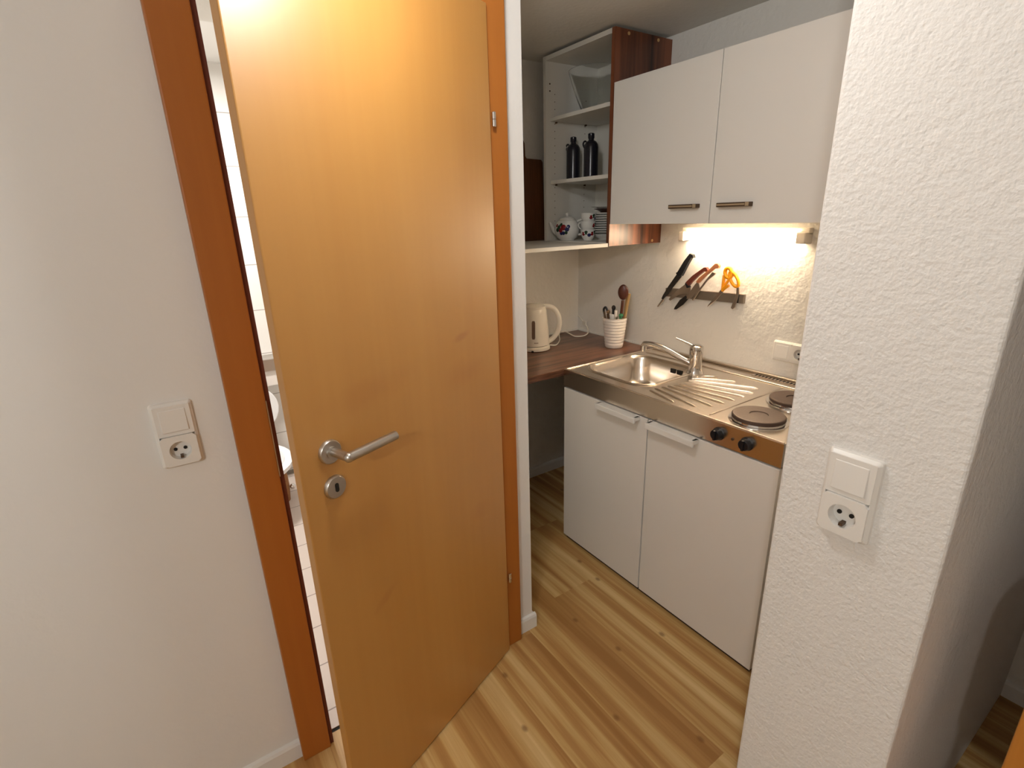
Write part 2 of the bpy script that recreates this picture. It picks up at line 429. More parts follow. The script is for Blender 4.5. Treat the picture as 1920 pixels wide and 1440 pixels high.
# ------------------------------------------------------------------ switches and sockets
def plate(name, label, loc, rotz, kinds, vertical=True, group=None):
    """local: x right, z up, y towards the wall; face looks to -y"""
    t = thing(name, label, 'socket', loc, rotz, group)
    W, H = (.082, .153) if vertical else (.153, .082)
    bm = bmesh.new()
    l0 = rrect(0, 0, W/2, H/2, .006); l1 = rrect(0, 0, W/2-.001, H/2-.001, .006); l2 = rrect(0, 0, W/2-.006, H/2-.006, .004); l3 = rrect(0, 0, W/2-.0075, H/2-.0075, .003)
    loft(bm, [[(x, 0, z) for x, z in l0], [(x, -.006, z) for x, z in l1], [(x, -.0105, z) for x, z in l2], [(x, -.0105, z) for x, z in l3], [(x, -.001, z) for x, z in l3]])
    obj('frame', bm, M['plastic'], t)
    for i, k in enumerate(kinds):
        cx, cz = (0, .0355 - .071*i) if vertical else (-.0355+.071*i, 0)
        if k == 'switch':
            bm = bmesh.new(); prism(bm, rrect(cx, cz, .0352, .0352, .003), lambda u, v, w: (u, -.001-.0115*w, v)); obj('switch_surround', bm, M['plastic'], t, bevel=.0008)
            bm = bmesh.new()
            a = .026
            v = [bm.verts.new(p) for p in ((cx-a, -.012, cz-a), (cx+a, -.012, cz-a), (cx+a, -.012, cz+a), (cx-a, -.012, cz+a),
                                           (cx-a+.001, -.0165, cz-a+.001), (cx+a-.001, -.0165, cz-a+.001), (cx+a-.001, -.0135, cz+a-.001), (cx-a+.001, -.0135, cz+a-.001))]
            for f in ((0,3,2,1),(4,5,6,7),(0,1,5,4),(1,2,6,5),(2,3,7,6),(3,0,4,7)): bm.faces.new([v[q] for q in f])
            obj('rocker', bm, M['plastic'], t, bevel=.001)
        else:
            # outlet: square cover with a round recess, two pin holes, two earth clips
            bm = bmesh.new(); n = 32
            sq = []
            for q in range(n):
                th = 2*PI*(q+.5)/n; c, s = math.cos(th), math.sin(th); m_ = max(abs(c), abs(s)); k2 = .0350/m_
                sq.append((cx+c*k2, cz+s*k2))
            circ = lambda r, y: [(cx+r*math.cos(2*PI*(q+.5)/n), y, cz+r*math.sin(2*PI*(q+.5)/n)) for q in range(n)]
            loft(bm, [[(x, -.001, z) for x, z in sq], [(x, -.0165, z) for x, z in sq], circ(.0215, -.0165), circ(.0195, -.001)], cap=True)
            ob = obj('outlet', bm, M['plastic'], t)
            bm = bmesh.new()
            for sx in (-1, 1): lathe_y(bm, [(.0038, -.0030), (.0038, -.001)], (cx+sx*.0095, 0, cz), 12)
            obj('pin_hole', bm, M['dark'], ob)
            for zs in (-.0185,):
                bm = bmesh.new(); box(bm, (cx-.003, -.0155, cz+zs), (cx+.003, -.001, cz+zs+.005)); obj('earth_clip', bm, M['bronze_dark'], ob)
    return t
plate('light_switch_socket', 'white wall plate with light switch above a socket, left of the orange door frame', (-.042, DY, 1.084), 0, ('switch', 'socket'))
plate('light_switch_socket', 'white wall plate with light switch above a socket, on the rough pillar wall at right', (SX, .313, 1.072), -PI/2, ('switch', 'socket'))
plate('light_switch_socket', 'white horizontal switch and socket plate on the kitchen wall behind the hotplates', (BX, 1.008, .985), -PI/2, ('switch', 'socket'), False)

# ------------------------------------------------------------------ kitchen base unit
KX = 1.408; KL, KR = 1.693, .690      # front plane, left and right ends
bc = thing('base_cabinet', 'white two-door base cabinet under the steel sink worktop', 'cabinet', (KX, (KL+KR)/2, 0))
def in_(o_, parent): # keep world coordinates while parented to a moved empty
    o_.matrix_parent_inverse = Matrix.Translation(parent.location).inverted() if abs(parent.rotation_euler.z) < 1e-9 else (Matrix.Translation(parent.location) @ Matrix.Rotation(parent.rotation_euler.z, 4, 'Z')).inverted()
    return o_
def wobj(name, bm, m, parent, **k):      # world-space mesh baked into the thing's frame
    top = parent; mw = Matrix.Translation(top.location) @ Matrix.Rotation(top.rotation_euler.z, 4, 'Z')
    if parent.parent is not None: mw = Matrix.Translation(parent.parent.location) @ Matrix.Rotation(parent.parent.rotation_euler.z, 4, 'Z') @ mw
    bmesh.ops.transform(bm, matrix=mw.inverted(), verts=bm.verts)
    return obj(name, bm, m, parent, **k)
cb = bmesh.new()
box(cb, (KX+.02, KL-.019, .03), (BX-.003, KL-.003, .80)); box(cb, (KX+.02, KR+.003, .03), (BX-.003, KR+.019, .80))
box(cb, (KX+.02, KR+.019, .03), (BX-.003, KL-.019, .048)); box(cb, (BX-.02, KR+.019, .048), (BX-.003, KL-.019, .80)); box(cb, (KX+.02, 1.192, .048), (BX-.02, 1.208, .79))
wobj('carcass', cb, M['gap'], bc)
pb = bmesh.new(); box(pb, (KX+.014, KR+.01, 0), (BX-.01, KL-.01, .029)); wobj('plinth', pb, M['plinth'], bc)
def bow(ya, yb, z):                        # white bow handle hanging off the door top
    bm = bmesh.new()
    poly = [(ya, 0), (ya, .020), (ya-.012 if yb < ya else ya+.012, .030), (yb+.012 if yb < ya else yb-.012, .030), (yb, .020), (yb, 0)]
    box(bm, (KX-.036, yb, z-.014), (KX-.025, ya, z+.009))
    box(bm, (KX-.028, yb, z-.007), (KX, yb+.012, z+.009)); box(bm, (KX-.028, ya-.012, z-.007), (KX, ya, z+.009))
    box(bm, (KX-.028, yb, z+.004), (KX, ya, z+.009))
    return bm
for (y0, y1, ha, hb, lab) in ((1.2030, KL-.002, 1.452, 1.238, None), (KR+.002, 1.1970, 1.184, .973, None)):
    d = bmesh.new(); box(d, (KX, y0, .020), (KX+.018, y1, .790)); dd = wobj('door', d, M['white_lam'], bc, bevel=.0015)
    wobj('handle', bow(ha, hb, .781), M['handle_white'], dd, bevel=.003)

# ------------------------------------------------------------------ steel worktop with basin, drainer, hotplates
ZT = .874
st = thing('sink_worktop', 'stainless steel kitchenette worktop with basin, drainer and two hotplates', 'sink', (KX, (KL+KR)/2, ZT))
ym, xm = (KL+KR)/2, (KX+BX)/2
bm = bmesh.new()
outer = [(KX, KR), (BX-.002, KR), (BX-.002, KL), (KX, KL)]
bas = rrect(1.668, 1.477, .178, .170, .075, 14)
ov = [bm.verts.new((x, y, ZT)) for x, y in outer]; iv = [bm.verts.new((x, y, ZT)) for x, y in bas]
ed = [bm.edges.new((ov[i], ov[(i+1) % 4])) for i in range(4)] + [bm.edges.new((iv[i], iv[(i+1) % len(iv)])) for i in range(len(iv))]
bmesh.ops.triangle_fill(bm, use_beauty=True, use_dissolve=False, edges=ed)
box(bm, (KX, KR, .797), (KX+.012, KL, ZT-.0004)); box(bm, (KX+.012, KR, .83), (BX-.002, KR+.003, ZT-.0004)); box(bm, (KX+.012, KL-.003, .83), (BX-.002, KL, ZT-.0004))
wobj('worktop', bm, M['steel_top'], st)
# raised lips: outer front edge, back rail, basin rim
bm = bmesh.new()
tube(bm, [(KX+.007, KL-.004, ZT), (KX+.007, KR+.004, ZT)], .0042, 10, smooth=False)
tube(bm, [(KX+.007, KL-.006, ZT), (BX-.008, KL-.006, ZT)], .0042, 10, smooth=False)
wobj('edge_bead', bm, M['steel_top'], st, smooth=True)
bm = bmesh.new()
box(bm, (BX-.026, KR, ZT), (BX-.003, KL, ZT+.011)); wobj('rear_upstand', bm, M['steel_top'], st, bevel=.004, seg=3)
bm = bmesh.new(); tube(bm, [(BX-.10, KL-.03, ZT), (BX-.10, KR+.01, ZT)], .0045, 10, smooth=False); wobj('rear_rail', bm, M['steel_top'], st, smooth=True)
bm = bmesh.new(); box(bm, (BX-.060, .74, ZT), (BX-.040, 1.13, ZT+.0035)); vt = wobj('vent_strip', bm, M['steel_top'], st)
bm = bmesh.new()
for i in range(26): box(bm, (BX-.058, .748+.0145*i, ZT+.0035), (BX-.042, .756+.0145*i, ZT+.0042))
wobj('vent_slots', bm, M['dark'], st)
# basin
bm = bmesh.new()
def bl(ins, z, r): return [(x, y, z) for x, y in rrect(1.668, 1.477, .178-ins, .170-ins, r, 14)]
loft(bm, [bl(-.016, ZT+.0005, .088), bl(-.013, ZT+.004, .086), bl(-.006, ZT+.005, .080), bl(-.001, ZT+.001, .075), bl(.004, ZT-.010, .072), bl(.012, ZT-.05, .07), bl(.020, ZT-.10, .075), bl(.034, ZT-.128, .08), bl(.060, ZT-.142, .08), bl(.11, ZT-.147, .055)], cap=True)
ba = wobj('basin', bm, M['steel_top'], st, smooth=True)
bm = bmesh.new()
lathe(bm, [(.042, ZT-.1465), (.040, ZT-.143), (.028, ZT-.1445), (.012, ZT-.144)], (1.668, 1.477, 0), 28); wobj('drain', bm, M['chrome'], ba, smooth=True)
bm = bmesh.new()
for yy in (1.437, 1.402): box(bm, (1.8305, yy-.012, ZT-.040), (1.8375, yy+.012, ZT-.019))
wobj('overflow_slots', bm, M['dark'], ba, bevel=.002)
# drainer ribs : fan of raised beads
bm = bmesh.new()
RIBS = [((1.779, 1.245), (1.821, 1.202)), ((1.735, 1.250), (1.821, 1.119)), ((1.696, 1.246), (1.815, 1.020)), ((1.662, 1.240), (1.751, 1.000)), ((1.630, 1.240), (1.688, .997)), ((1.603, 1.244), (1.628, .996)), ((1.574, 1.250), (1.572, 1.000)), ((1.545, 1.256), (1.516, 1.008)), ((1.513, 1.262), (1.467, 1.044)), ((1.479, 1.258), (1.445, 1.119))]
for (xa, ya), (xb, yb) in RIBS:
    tube(bm, [(xa, ya, ZT-.0015), (xa+(xb-xa)*.06, ya+(yb-ya)*.06, ZT+.0012), (xa+(xb-xa)*.95, ya+(yb-ya)*.95, ZT+.0012), (xb, yb, ZT-.0015)], .0040, 10, smooth=False)
wobj('drainer_ribs', bm, M['steel_top'], st, smooth=True)
bm = bmesh.new()
o1 = rrect(1.655, 1.125, .205, .135, .03, 5)
tube(bm, [(KX+.035, .965, ZT), (BX-.12, .965, ZT)], .003, 8, smooth=False)
wobj('drainer_edge', bm, M['steel_top'], st, smooth=True)
# hotplates
for hx, hy, hr in ((1.525, .842, .080), (1.765, .852, .080)):
    bm = bmesh.new(); lathe(bm, [(hr+.012, ZT), (hr+.011, ZT+.003), (hr+.002, ZT+.004), (hr+.001, ZT+.008), (hr-.004, ZT+.008)], (hx, hy, 0), 48)
    rg = wobj('hotplate_ring', bm, M['chrome'], st, smooth=True)
    bm = bmesh.new(); lathe(bm, [(hr, ZT+.006), (hr+.002, ZT+.010), (hr+.002, ZT+.0175), (hr-.001, ZT+.0200), (hr-.004, ZT+.0205), (hr*.7, ZT+.0205), (hr*.36, ZT+.0205), (hr*.34, ZT+.0180), (hr*.2, ZT+.0180), (.002, ZT+.0180)], (hx, hy, 0), 48)
    wobj('hotplate', bm, M['iron'], st)
for ky in (.902, .802):
    bm = bmesh.new(); lathe(bm, [(.022, 0), (.022, -.004), (.0195, -.006), (.018, -.022), (.016, -.024)], (KX, ky, .836), 24, axis='x')
    box(bm, (KX-.029, ky-.0035, .836-.0165), (KX-.008, ky+.0035, .836+.0165))
    wobj('knob', bm, M['black'], st, smooth=True)
bm = bmesh.new(); lathe(bm, [(.005, 0), (.0045, -.003), (.001, -.004)], (KX, .852, .834), 12, axis='x'); wobj('indicator_light', bm, M['bronze_dark'], st)

# tap
tp = thing('kitchen_tap', 'chrome single-lever mixer tap standing behind the sink basin', 'tap', (1.80, 1.297, ZT))
bm = bmesh.new(); lathe(bm, [(.034, 0), (.034, .004), (.029, .010), (.0265, .016), (.0265, .078), (.0280, .081), (.0280, .110), (.0265, .118), (.018, .123)], (0, 0, 0), 28)
obj('tap_body', bm, M['chrome'], tp, smooth=True)
bm = bmesh.new(); tube(bm, [(-.008, .006, .036), (-.020, .045, .052), (-.040, .115, .082), (-.055, .170, .098), (-.066, .215, .099), (-.068, .228, .093), (-.068, .230, .078)], lambda t: .0135-.002*t, 14); 
sp_ = obj('spout', bm, M['chrome'], tp, smooth=True)
bm = bmesh.new(); lathe(bm, [(.0145, .064), (.0145, .088), (.011, .092)], (-.068, .230, 0), 16); obj('aerator', bm, M['chrome'], sp_, smooth=True)
bm = bmesh.new(); tube(bm, [(-.003, .010, .114), (-.008, .030, .122), (-.014, .062, .131), (-.020, .092, .139)], lambda t: .0095-.003*t, 10, sy=.6); obj('lever', bm, M['chrome'], tp, smooth=True)

# corner worktop in dark wood
cw = thing('corner_worktop', 'dark reddish-brown wooden worktop in the corner left of the steel sink', 'worktop', (1.4, 1.99, .842))
bm = bmesh.new(); box(bm, (.95, 1.697, .842), (BX-.002, FY-.002, ZT-.001)); wobj('top', bm, M['walnut_top'], cw, bevel=.002)
bm = bmesh.new(); box(bm, (BX-.012, 1.70, ZT-.001), (BX-.002, FY-.003, ZT+.006)); box(bm, (.952, FY-.012, ZT-.001), (BX-.012, FY-.002, ZT+.006)); wobj('sealing_strip', bm, M['base'], cw)

# ------------------------------------------------------------------ upper cabinet
UX = 1.67
uc = thing('wall_cabinet', 'white two-door wall cabinet hanging above the sink worktop', 'cabinet', (UX, 1.2, 1.486))
bm = bmesh.new(); box(bm, (UX+.019, .703, 1.488), (BX-.001, 1.697, 2.032)); wobj('carcass', bm, M['white_lam'], uc)
for y0, y1, ya, yb in ((1.2015, 1.699, 1.366, 1.243), (.701, 1.1985, 1.158, 1.036)):
    bm = bmesh.new(); box(bm, (UX, y0, 1.486), (UX+.018, y1, 2.034)); d = wobj('door', bm, M['white_lam'], uc, bevel=.0012)
    bm = bmesh.new(); box(bm, (UX-.026, yb, 1.541), (UX-.016, ya, 1.555)); box(bm, (UX-.018, yb, 1.541), (UX, yb+.012, 1.555)); box(bm, (UX-.018, ya-.012, 1.541), (UX, ya, 1.555))
    hd = wobj('handle', bm, M['bronze_dark'], d, bevel=.0015)
    bm = bmesh.new(); box(bm, (UX-.0275, yb+.014, 1.5455), (UX-.0255, ya-.003, 1.5505)); box(bm, (UX-.0275, yb, 1.542), (UX-.0255, yb+.012, 1.554)); hd['label'] = 'dark bronze bar with a light inlay'
    bpy_in = wobj('inlay', bm, M['bronze_light'], d)

# tube lamp under the cabinet
tl = thing('tube_lamp', 'lit white tube lamp on the wall under the white wall cabinet', 'lamp', (BX, 1.27, 1.42))
bm = bmesh.new(); box(bm, (BX-.030, .995, 1.435), (BX, 1.556, 1.462)); wobj('lamp_housing', bm, M['lamp_body'], tl, bevel=.003)
for ya, yb in ((.995, 1.030), (1.53, 1.556)):
    bm = bmesh.new(); box(bm, (BX-.055, ya, 1.405), (BX, yb, 1.446)); wobj('end_cap', bm, M['lamp_body'], tl, bevel=.004)
bm = bmesh.new(); tube(bm, [(BX-.036, 1.030, 1.424), (BX-.036, 1.530, 1.424)], .014, 16, smooth=False); wobj('tube', bm, M['lamp'], tl, smooth=True)

# ------------------------------------------------------------------ open shelf unit
UL, UR = 2.170, 1.702; UB, UTp = 1.392, 2.230
Z1, Z2 = 1.976, 1.694
su = thing('open_shelf_unit', 'tall open shelf unit with dark wooden side, left of the white wall cabinet', 'shelf unit', (UX, (UL+UR)/2, UB))
bm = bmesh.new(); box(bm, (UX, UR, UB), (BX-.001, UR+.018, UTp)); sd = wobj('side_panel', bm, M['walnut'], su); sd['label'] = 'dark reddish wooden side panel'
bm = bmesh.new(); box(bm, (UX, UL-.018, UB), (BX-.001, UL, UTp))
for x in (UX+.055, BX-.09):
    for k in range(20): lathe(bm, [(.0022, -.0008), (.0022, .001)], (x, UL-.018, 1.47+.032*k), 8, 1, axis='y')
for z in (2.09, 2.12): lathe(bm, [(.004, -.0010), (.004, .001)], (UX+.025, UL-.018, z), 8, 1, axis='y')
wobj('side_panel', bm, [M['white_in'], M['bronze_dark']], su)
bm = bmesh.new(); box(bm, (UX+.001, UR+.018, UTp-.018), (BX-.001, UL-.018, UTp)); wobj('top_panel', bm, M['white_in'], su)
bm = bmesh.new(); box(bm, (UX+.001, UR+.018, UB), (BX-.001, UL-.018, UB+.016)); wobj('bottom_panel', bm, M['white_in'], su)
bm = bmesh.new(); box(bm, (BX-.008, UR+.018, UB+.016), (BX-.002, UL-.018, UTp-.018)); wobj('back_panel', bm, M['white_in'], su)
for z in (Z1, Z2):
    bm = bmesh.new(); box(bm, (UX+.028, UR+.019, z-.016), (BX-.010, UL-.019, z)); wobj('shelf', bm, M['white_in'], su)
for z in (Z1, Z2):
    for x in (UX+.06, BX-.09):
        bm = bmesh.new(); lathe_y(bm, [(.004, -.010), (.004, 0)], (x, UL-.018, z-.020), 10); wobj('shelf_pin', bm, M['bronze_dark'], su)
for x, z in ((UX+.075, UTp-.014), (BX-.09, UTp-.014), (BX-.06, UB+.012)):
    bm = bmesh.new(); lathe_y(bm, [(.0065, -.002), (.0065, 0)], (x, UR, z), 12); wobj('screw_cap', bm, M['light_wood'], su)
# long shelf along the far wall
ws = thing('wall_shelf', 'white shelf board along the far wall above the kettle', 'shelf', (1.3, 2.0, 1.389))
bm = bmesh.new(); box(bm, (.937, 1.705, 1.389), (UX-.001, FY-.002, 1.405)); box(bm, (UX-.001, UL+.002, 1.389), (BX-.001, FY-.002, 1.405)); wobj('board', bm, M['white_in'], ws, bevel=.001)
for x in (1.1, 1.5):
    bm = bmesh.new(); box(bm, (x, FY-.05, 1.36), (x+.02, FY-.002, 1.389)); wobj('bracket', bm, M['white_in'], ws)

# cutting board
cbm = thing('cutting_board', 'dark brown wooden cutting board leaning on the far wall, left of the shelf unit', 'cutting board', (1.605, 2.245, 1.405))
bm = bmesh.new()
pl = [(-.13, .0), (.13, .0), (.13, .385), (.12, .397), (.03, .400), (.022, .41), (.020, .47), (.012, .485), (-.012, .485), (-.020, .47), (-.022, .41), (-.03, .400), (-.12, .397), (-.13, .385)]
prism(bm, pl, lambda u, v, w: (u, .005+.020*w+v*.035, v)); obj('board', bm, M['board'], cbm, bevel=.002)

# bottles
def bottle(loc, label):
    t = thing('stoneware_bottle', label, 'bottle', loc, 0, 'black bottles on the middle shelf')
    bm = bmesh.new(); lathe(bm, [(.030, 0), (.034, .004), (.034, .135), (.032, .148), (.024, .160), (.0135, .166), (.0125, .172), (.0150, .176), (.0150, .194), (.011, .197)], (0, 0, 0), 28)
    obj('bottle_body', bm, M['bottle'], t, smooth=True)
    bm = bmesh.new(); pts = []
    for i in range(9):
        a = PI*1.5*i/8 - PI*.25
        pts.append((-.0, .034+.010+.013*math.cos(PI/2 - a+.4)*1.0, .152+.015*math.sin(a*1.0)))
    pts = [(0, .029, .157), (0, .040, .167), (0, .051, .165), (0, .056, .155), (0, .050, .143), (0, .040, .136), (0, .032, .131)]
    tube(bm, pts, .0042, 10); obj('ring_handle', bm, M['bottle'], t, smooth=True)
bottle((1.800, 2.100, Z2), 'black stoneware bottle with ring handle, nearer the left wall of the shelf')
bottle((1.800, 1.972, Z2), 'black stoneware bottle with ring handle, nearer the white cabinet')

# glass bowl on the top shelf
bm = bmesh.new(); lathe(bm, [(.001, .004), (.050, .0), (.058, .004), (.100, .100), (.122, .168), (.124, .178), (.1205, .178), (.117, .168), (.095, .100), (.053, .008), (.001, .009)], (0, 0, 0), 40, cap=False)
tag(obj('glass_bowl', bm, M['glass'], loc=(1.83, 1.985, Z1+.001), smooth=True), 'large clear glass bowl on the top board of the shelf unit', 'bowl')

# teapot
BZ = UB+.016
te = thing('teapot', 'white china teapot with red and blue flowers on the lowest shelf', 'teapot', (1.745, 2.078, BZ), math.radians(-48))
TR = .062
prof = [(.036, 0), (.038, .004), (.050, .012), (.062, .036), (.0645, .052), (.060, .074), (.048, .093), (.040, .099), (.038, .099)]
bm = bmesh.new(); lathe(bm, prof, (0, 0, 0), 36); obj('pot_body', bm, M['china'], te, smooth=True)
bm = bmesh.new(); lathe(bm, [(.040, .099), (.041, .102), (.034, .108), (.016, .113), (.006, .115), (.005, .119), (.009, .124), (.009, .128), (.005, .132), (.001, .133)], (0, 0, 0), 28)
obj('lid', bm, M['china'], te, smooth=True)
bm = bmesh.new(); tube(bm, [(.047, 0, .088), (.070, 0, .097), (.091, 0, .090), (.100, 0, .070), (.092, 0, .046), (.077, 0, .030), (.056, 0, .026)], .0052, 12); obj('handle', bm, M['china'], te, smooth=True)
bm = bmesh.new(); tube(bm, [(-.050, 0, .034), (-.066, 0, .045), (-.078, 0, .066), (-.088, 0, .088)], lambda t: .014-.007*t, 12); obj('spout', bm, M['china'], te, smooth=True)
def rad_at(z):
    for (r0, z0), (r1, z1) in zip(prof, prof[1:]):
        if z0 <= z <= z1 and z1 > z0: return r0+(r1-r0)*(z-z0)/(z1-z0)
    return .04
def blotch(bm, az, z, s, mi, rf=rad_at, cx=0, cy=0):
    n = 10; vs = []
    c = None
    for i in range(n):
        a = 2*PI*i/n; zz = z+s*math.sin(a); r = rf(zz)+.0008; aa = az+s*math.cos(a)/r
        vs.append(bm.verts.new((cx+r*math.cos(aa), cy+r*math.sin(aa), zz)))
    r = rf(z)+.0018; c = bm.verts.new((cx+r*math.cos(az), cy+r*math.sin(az), z))
    for i in range(n): bm.faces.new((vs[i], vs[(i+1) % n], c)).material_index = mi
bm = bmesh.new()
for az, z, s, mi in ((-95, .066, .0125, 0), (-108, .052, .010, 0), (-78, .057, .010, 1), (-72, .070, .008, 1), (-118, .068, .009, 2), (-125, .054, .009, 2), (-108, .080, .007, 2), (-95, .038, .008, 1), (-82, .040, .007, 2), (-106, .036, .007, 1), (-134, .076, .007, 0)):
    blotch(bm, math.radians(az-5), z*.95, s*1.15, mi)
obj('flower_decoration', bm, [M['red'], M['blue'], M['green']], te)

# stacked cups
def cup(loc, rot, label):
    t = thing('flowered_cup', label, 'cup', loc, rot, 'flowered cups stacked beside the plates')
    pr = [(.020, 0), (.022, .003), (.030, .014), (.036, .034), (.0375, .052), (.0355, .052), (.033, .034), (.026, .012), (.002, .008)]
    bm = bmesh.new(); lathe(bm, pr, (0, 0, 0), 28, cap=False); obj('cup_body', bm, M['china'], t, smooth=True)
    bm = bmesh.new(); tube(bm, [(.034, 0, .044), (.050, 0, .042), (.053, 0, .030), (.044, 0, .018), (.031, 0, .016)], .003, 8); obj('handle', bm, M['china'], t, smooth=True)
    def rf(z): return .030+.0075*max(0, min(1, (z-.014)/.038))**.7
    bm = bmesh.new()
    for k in range(7): blotch(bm, math.radians(-190+25*k), .032+.006*math.sin(k*2.1), .0095, k % 3, rf)
    obj('flower_decoration', bm, [M['red'], M['green'], M['blue']], t)
cup((1.775, 1.955, BZ), .3, 'white cup with red and green flowers, lowest of its stack by the plates')
cup((1.775, 1.956, BZ+.038), 1.9, 'white cup with red and green flowers, middle of its stack by the plates')
cup((1.775, 1.955, BZ+.076), 1.4, 'white cup with red and green flowers, topmost of its stack by the plates')
# plates
NP = 9
ordn = ['lowest', 'second from bottom', 'third from bottom', 'fourth from bottom', 'middle one', 'fourth from top', 'third from top', 'second from top', 'topmost']
for i in range(NP):
    bm = bmesh.new(); lathe(bm, [(.050, 0), (.052, .002), (.060, .003), (.0785, .0058), (.0800, .0075), (.0800, .0095), (.0785, .0102), (.058, .0062), (.001, .0058)], (0, 0, 0), 40, cap=False)
    o = obj('plate', bm, M['china'], loc=(1.882, 1.940, BZ+.030+.0108*i), smooth=True)
    tag(o, 'white china plate, %s of the stack beside the cups' % ordn[i], 'plate', 'white plates stacked on the lowest shelf')
bm = bmesh.new(); lathe(bm, [(.030, 0), (.032, .003), (.045, .011), (.062, .016), (.0635, .018), (.059, .018), (.040, .010), (.001, .005)], (0, 0, 0), 32, cap=False)
tag(obj('brown_bowl', bm, M['brown_bowl'], loc=(1.882, 1.940, BZ+.030+.0108*NP+.0015), smooth=True), 'dark brown shallow bowl on top of the plate stack', 'bowl')
bm = bmesh.new(); lathe(bm, [(.045, 0), (.047, .002), (.076, .006), (.078, .008), (.076, .0085), (.046, .0055), (.001, .005)], (0, 0, 0), 36, cap=False)
tag(obj('saucer', bm, M['china'], loc=(1.882, 1.940, BZ+.030+.0108*NP+.021), smooth=True), 'white saucer lying on the dark brown bowl over the plates', 'plate')
bm = bmesh.new(); lathe(bm, [(.034, 0), (.036, .003), (.050, .010), (.068, .022), (.074, .0285), (.071, .0285), (.048, .012), (.001, .007)], (0, 0, 0), 36, cap=False)
tag(obj('soup_bowl', bm, M['china'], loc=(1.882, 1.940, BZ), smooth=True), 'white shallow bowl under the stack of plates', 'bowl')

# ------------------------------------------------------------------ kettle
kt = thing('electric_kettle', 'cream white electric kettle on the dark worktop beside the door wall', 'kettle', (1.530, 2.075, ZT), math.radians(-33.6))
bm = bmesh.new(); lathe(bm, [(.074, 0), (.078, .003), (.078, .016), (.072, .022), (.055, .024)], (0, 0, 0), 40); kb = obj('power_base', bm, M['kettle'], kt, smooth=True)
bm = bmesh.new(); lathe(bm, [(.068, .024), (.0745, .028), (.0735, .060), (.069, .120), (.063, .180), (.060, .205), (.056, .212)], (0, 0, 0), 40); kbody = obj('kettle_body', bm, M['kettle'], kt, smooth=True)
bm = bmesh.new(); lathe(bm, [(.057, .210), (.056, .222), (.045, .231), (.020, .236), (.001, .237)], (0, 0, 0), 36); obj('lid', bm, M['kettle'], kt, smooth=True)
bm = bmesh.new(); tube(bm, [(.045, 0, .218), (.072, 0, .218), (.102, 0, .203), (.122, 0, .165), (.126, 0, .125), (.114, 0, .082), (.092, 0, .052), (.066, 0, .036)], lambda t: .0115, 14, sy=1.15); obj('handle', bm, M['kettle'], kt, smooth=True)
bm = bmesh.new(); tube(bm, [(-.045, 0, .195), (-.072, 0, .212), (-.085, 0, .222)], lambda t: .022-.008*t, 12); obj('spout', bm, M['kettle'], kt, smooth=True)
bm = bmesh.new(); n = 8; az = math.radians(-98)
def kr(z):
    for (z0_, r0_), (z1_, r1_) in zip(((.028, .0745), (.060, .0735), (.120, .069)), ((.060, .0735), (.120, .069), (.180, .063))):
        if z <= z1_: return r0_+(r1_-r0_)*(z-z0_)/(z1_-z0_)
    return .063
for q in range(10):
    za, zb_ = .066+.0092*q, .066+.0092*(q+1); wa = .0085 if 0 < q < 10 else .006; wb = .0085 if q < 9 else .006
    ra, rb = kr(za)+.0014, kr(zb_)+.0014
    P_ = [(ra, -wa, za), (ra, 0, za), (rb, 0, zb_), (rb, -wb, zb_)], [(ra, 0, za), (ra, wa, za), (rb, wb, zb_), (rb, 0, zb_)]
    for quad in P_: bm.faces.new([bm.verts.new((r_q*math.cos(az+w_q/r_q), r_q*math.sin(az+w_q/r_q), z_q)) for r_q, w_q, z_q in quad])
obj('level_window', bm, M['window_strip'], kbody)
bm = bmesh.new()
for k, (w_) in enumerate((.0035, .0028, .0035, .0028)):
    r = kr(.047)+.001; a0 = az+.04+.075*k
    vv = [bm.verts.new((r*math.cos(a0+da), r*math.sin(a0+da), .047+dz)) for da, dz in ((0, -.0018), (.055, -.0018), (.055, .0018), (0, .0018))]
    bm.faces.new(vv)
obj('brand_mark', bm, M['window_strip'], kbody)
bm = bmesh.new(); lathe(bm, [(.006, 0), (.007, .006), (.004, .008)], (-.016, -.074, 0), 10); obj('base_foot', bm, M['black'], kb)
# cord
bm = bmesh.new()
z0 = ZT+.0045
tube(bm, [(1.606, 2.050, z0+.008), (1.655, 2.055, z0), (1.735, 2.125, z0), (1.800, 2.210, z0), (1.850, 2.262, z0+.002), (1.885, 2.255, z0+.004), (1.868, 2.175, z0), (1.862, 2.135, z0), (1.905, 2.120, z0), (1.960, 2.145, z0+.004), (1.990, 2.180, z0+.018), (1.993, 2.205, z0+.045)], .0036, 8)
cd = obj('power_cord', bm, M['kettle'], smooth=True); tag(cd, 'white kettle cord looping over the worktop to the corner', 'cord')
bm = bmesh.new(); box(bm, (1.984, 2.197, z0+.038), (1.998, 2.222, z0+.060)); tube(bm, [(1.998, 2.222, z0+.05), (1.999, 2.25, z0+.068), (1.999, 2.276, z0+.082)], .0032, 8); obj('plug', bm, M['kettle'], cd, bevel=.002)

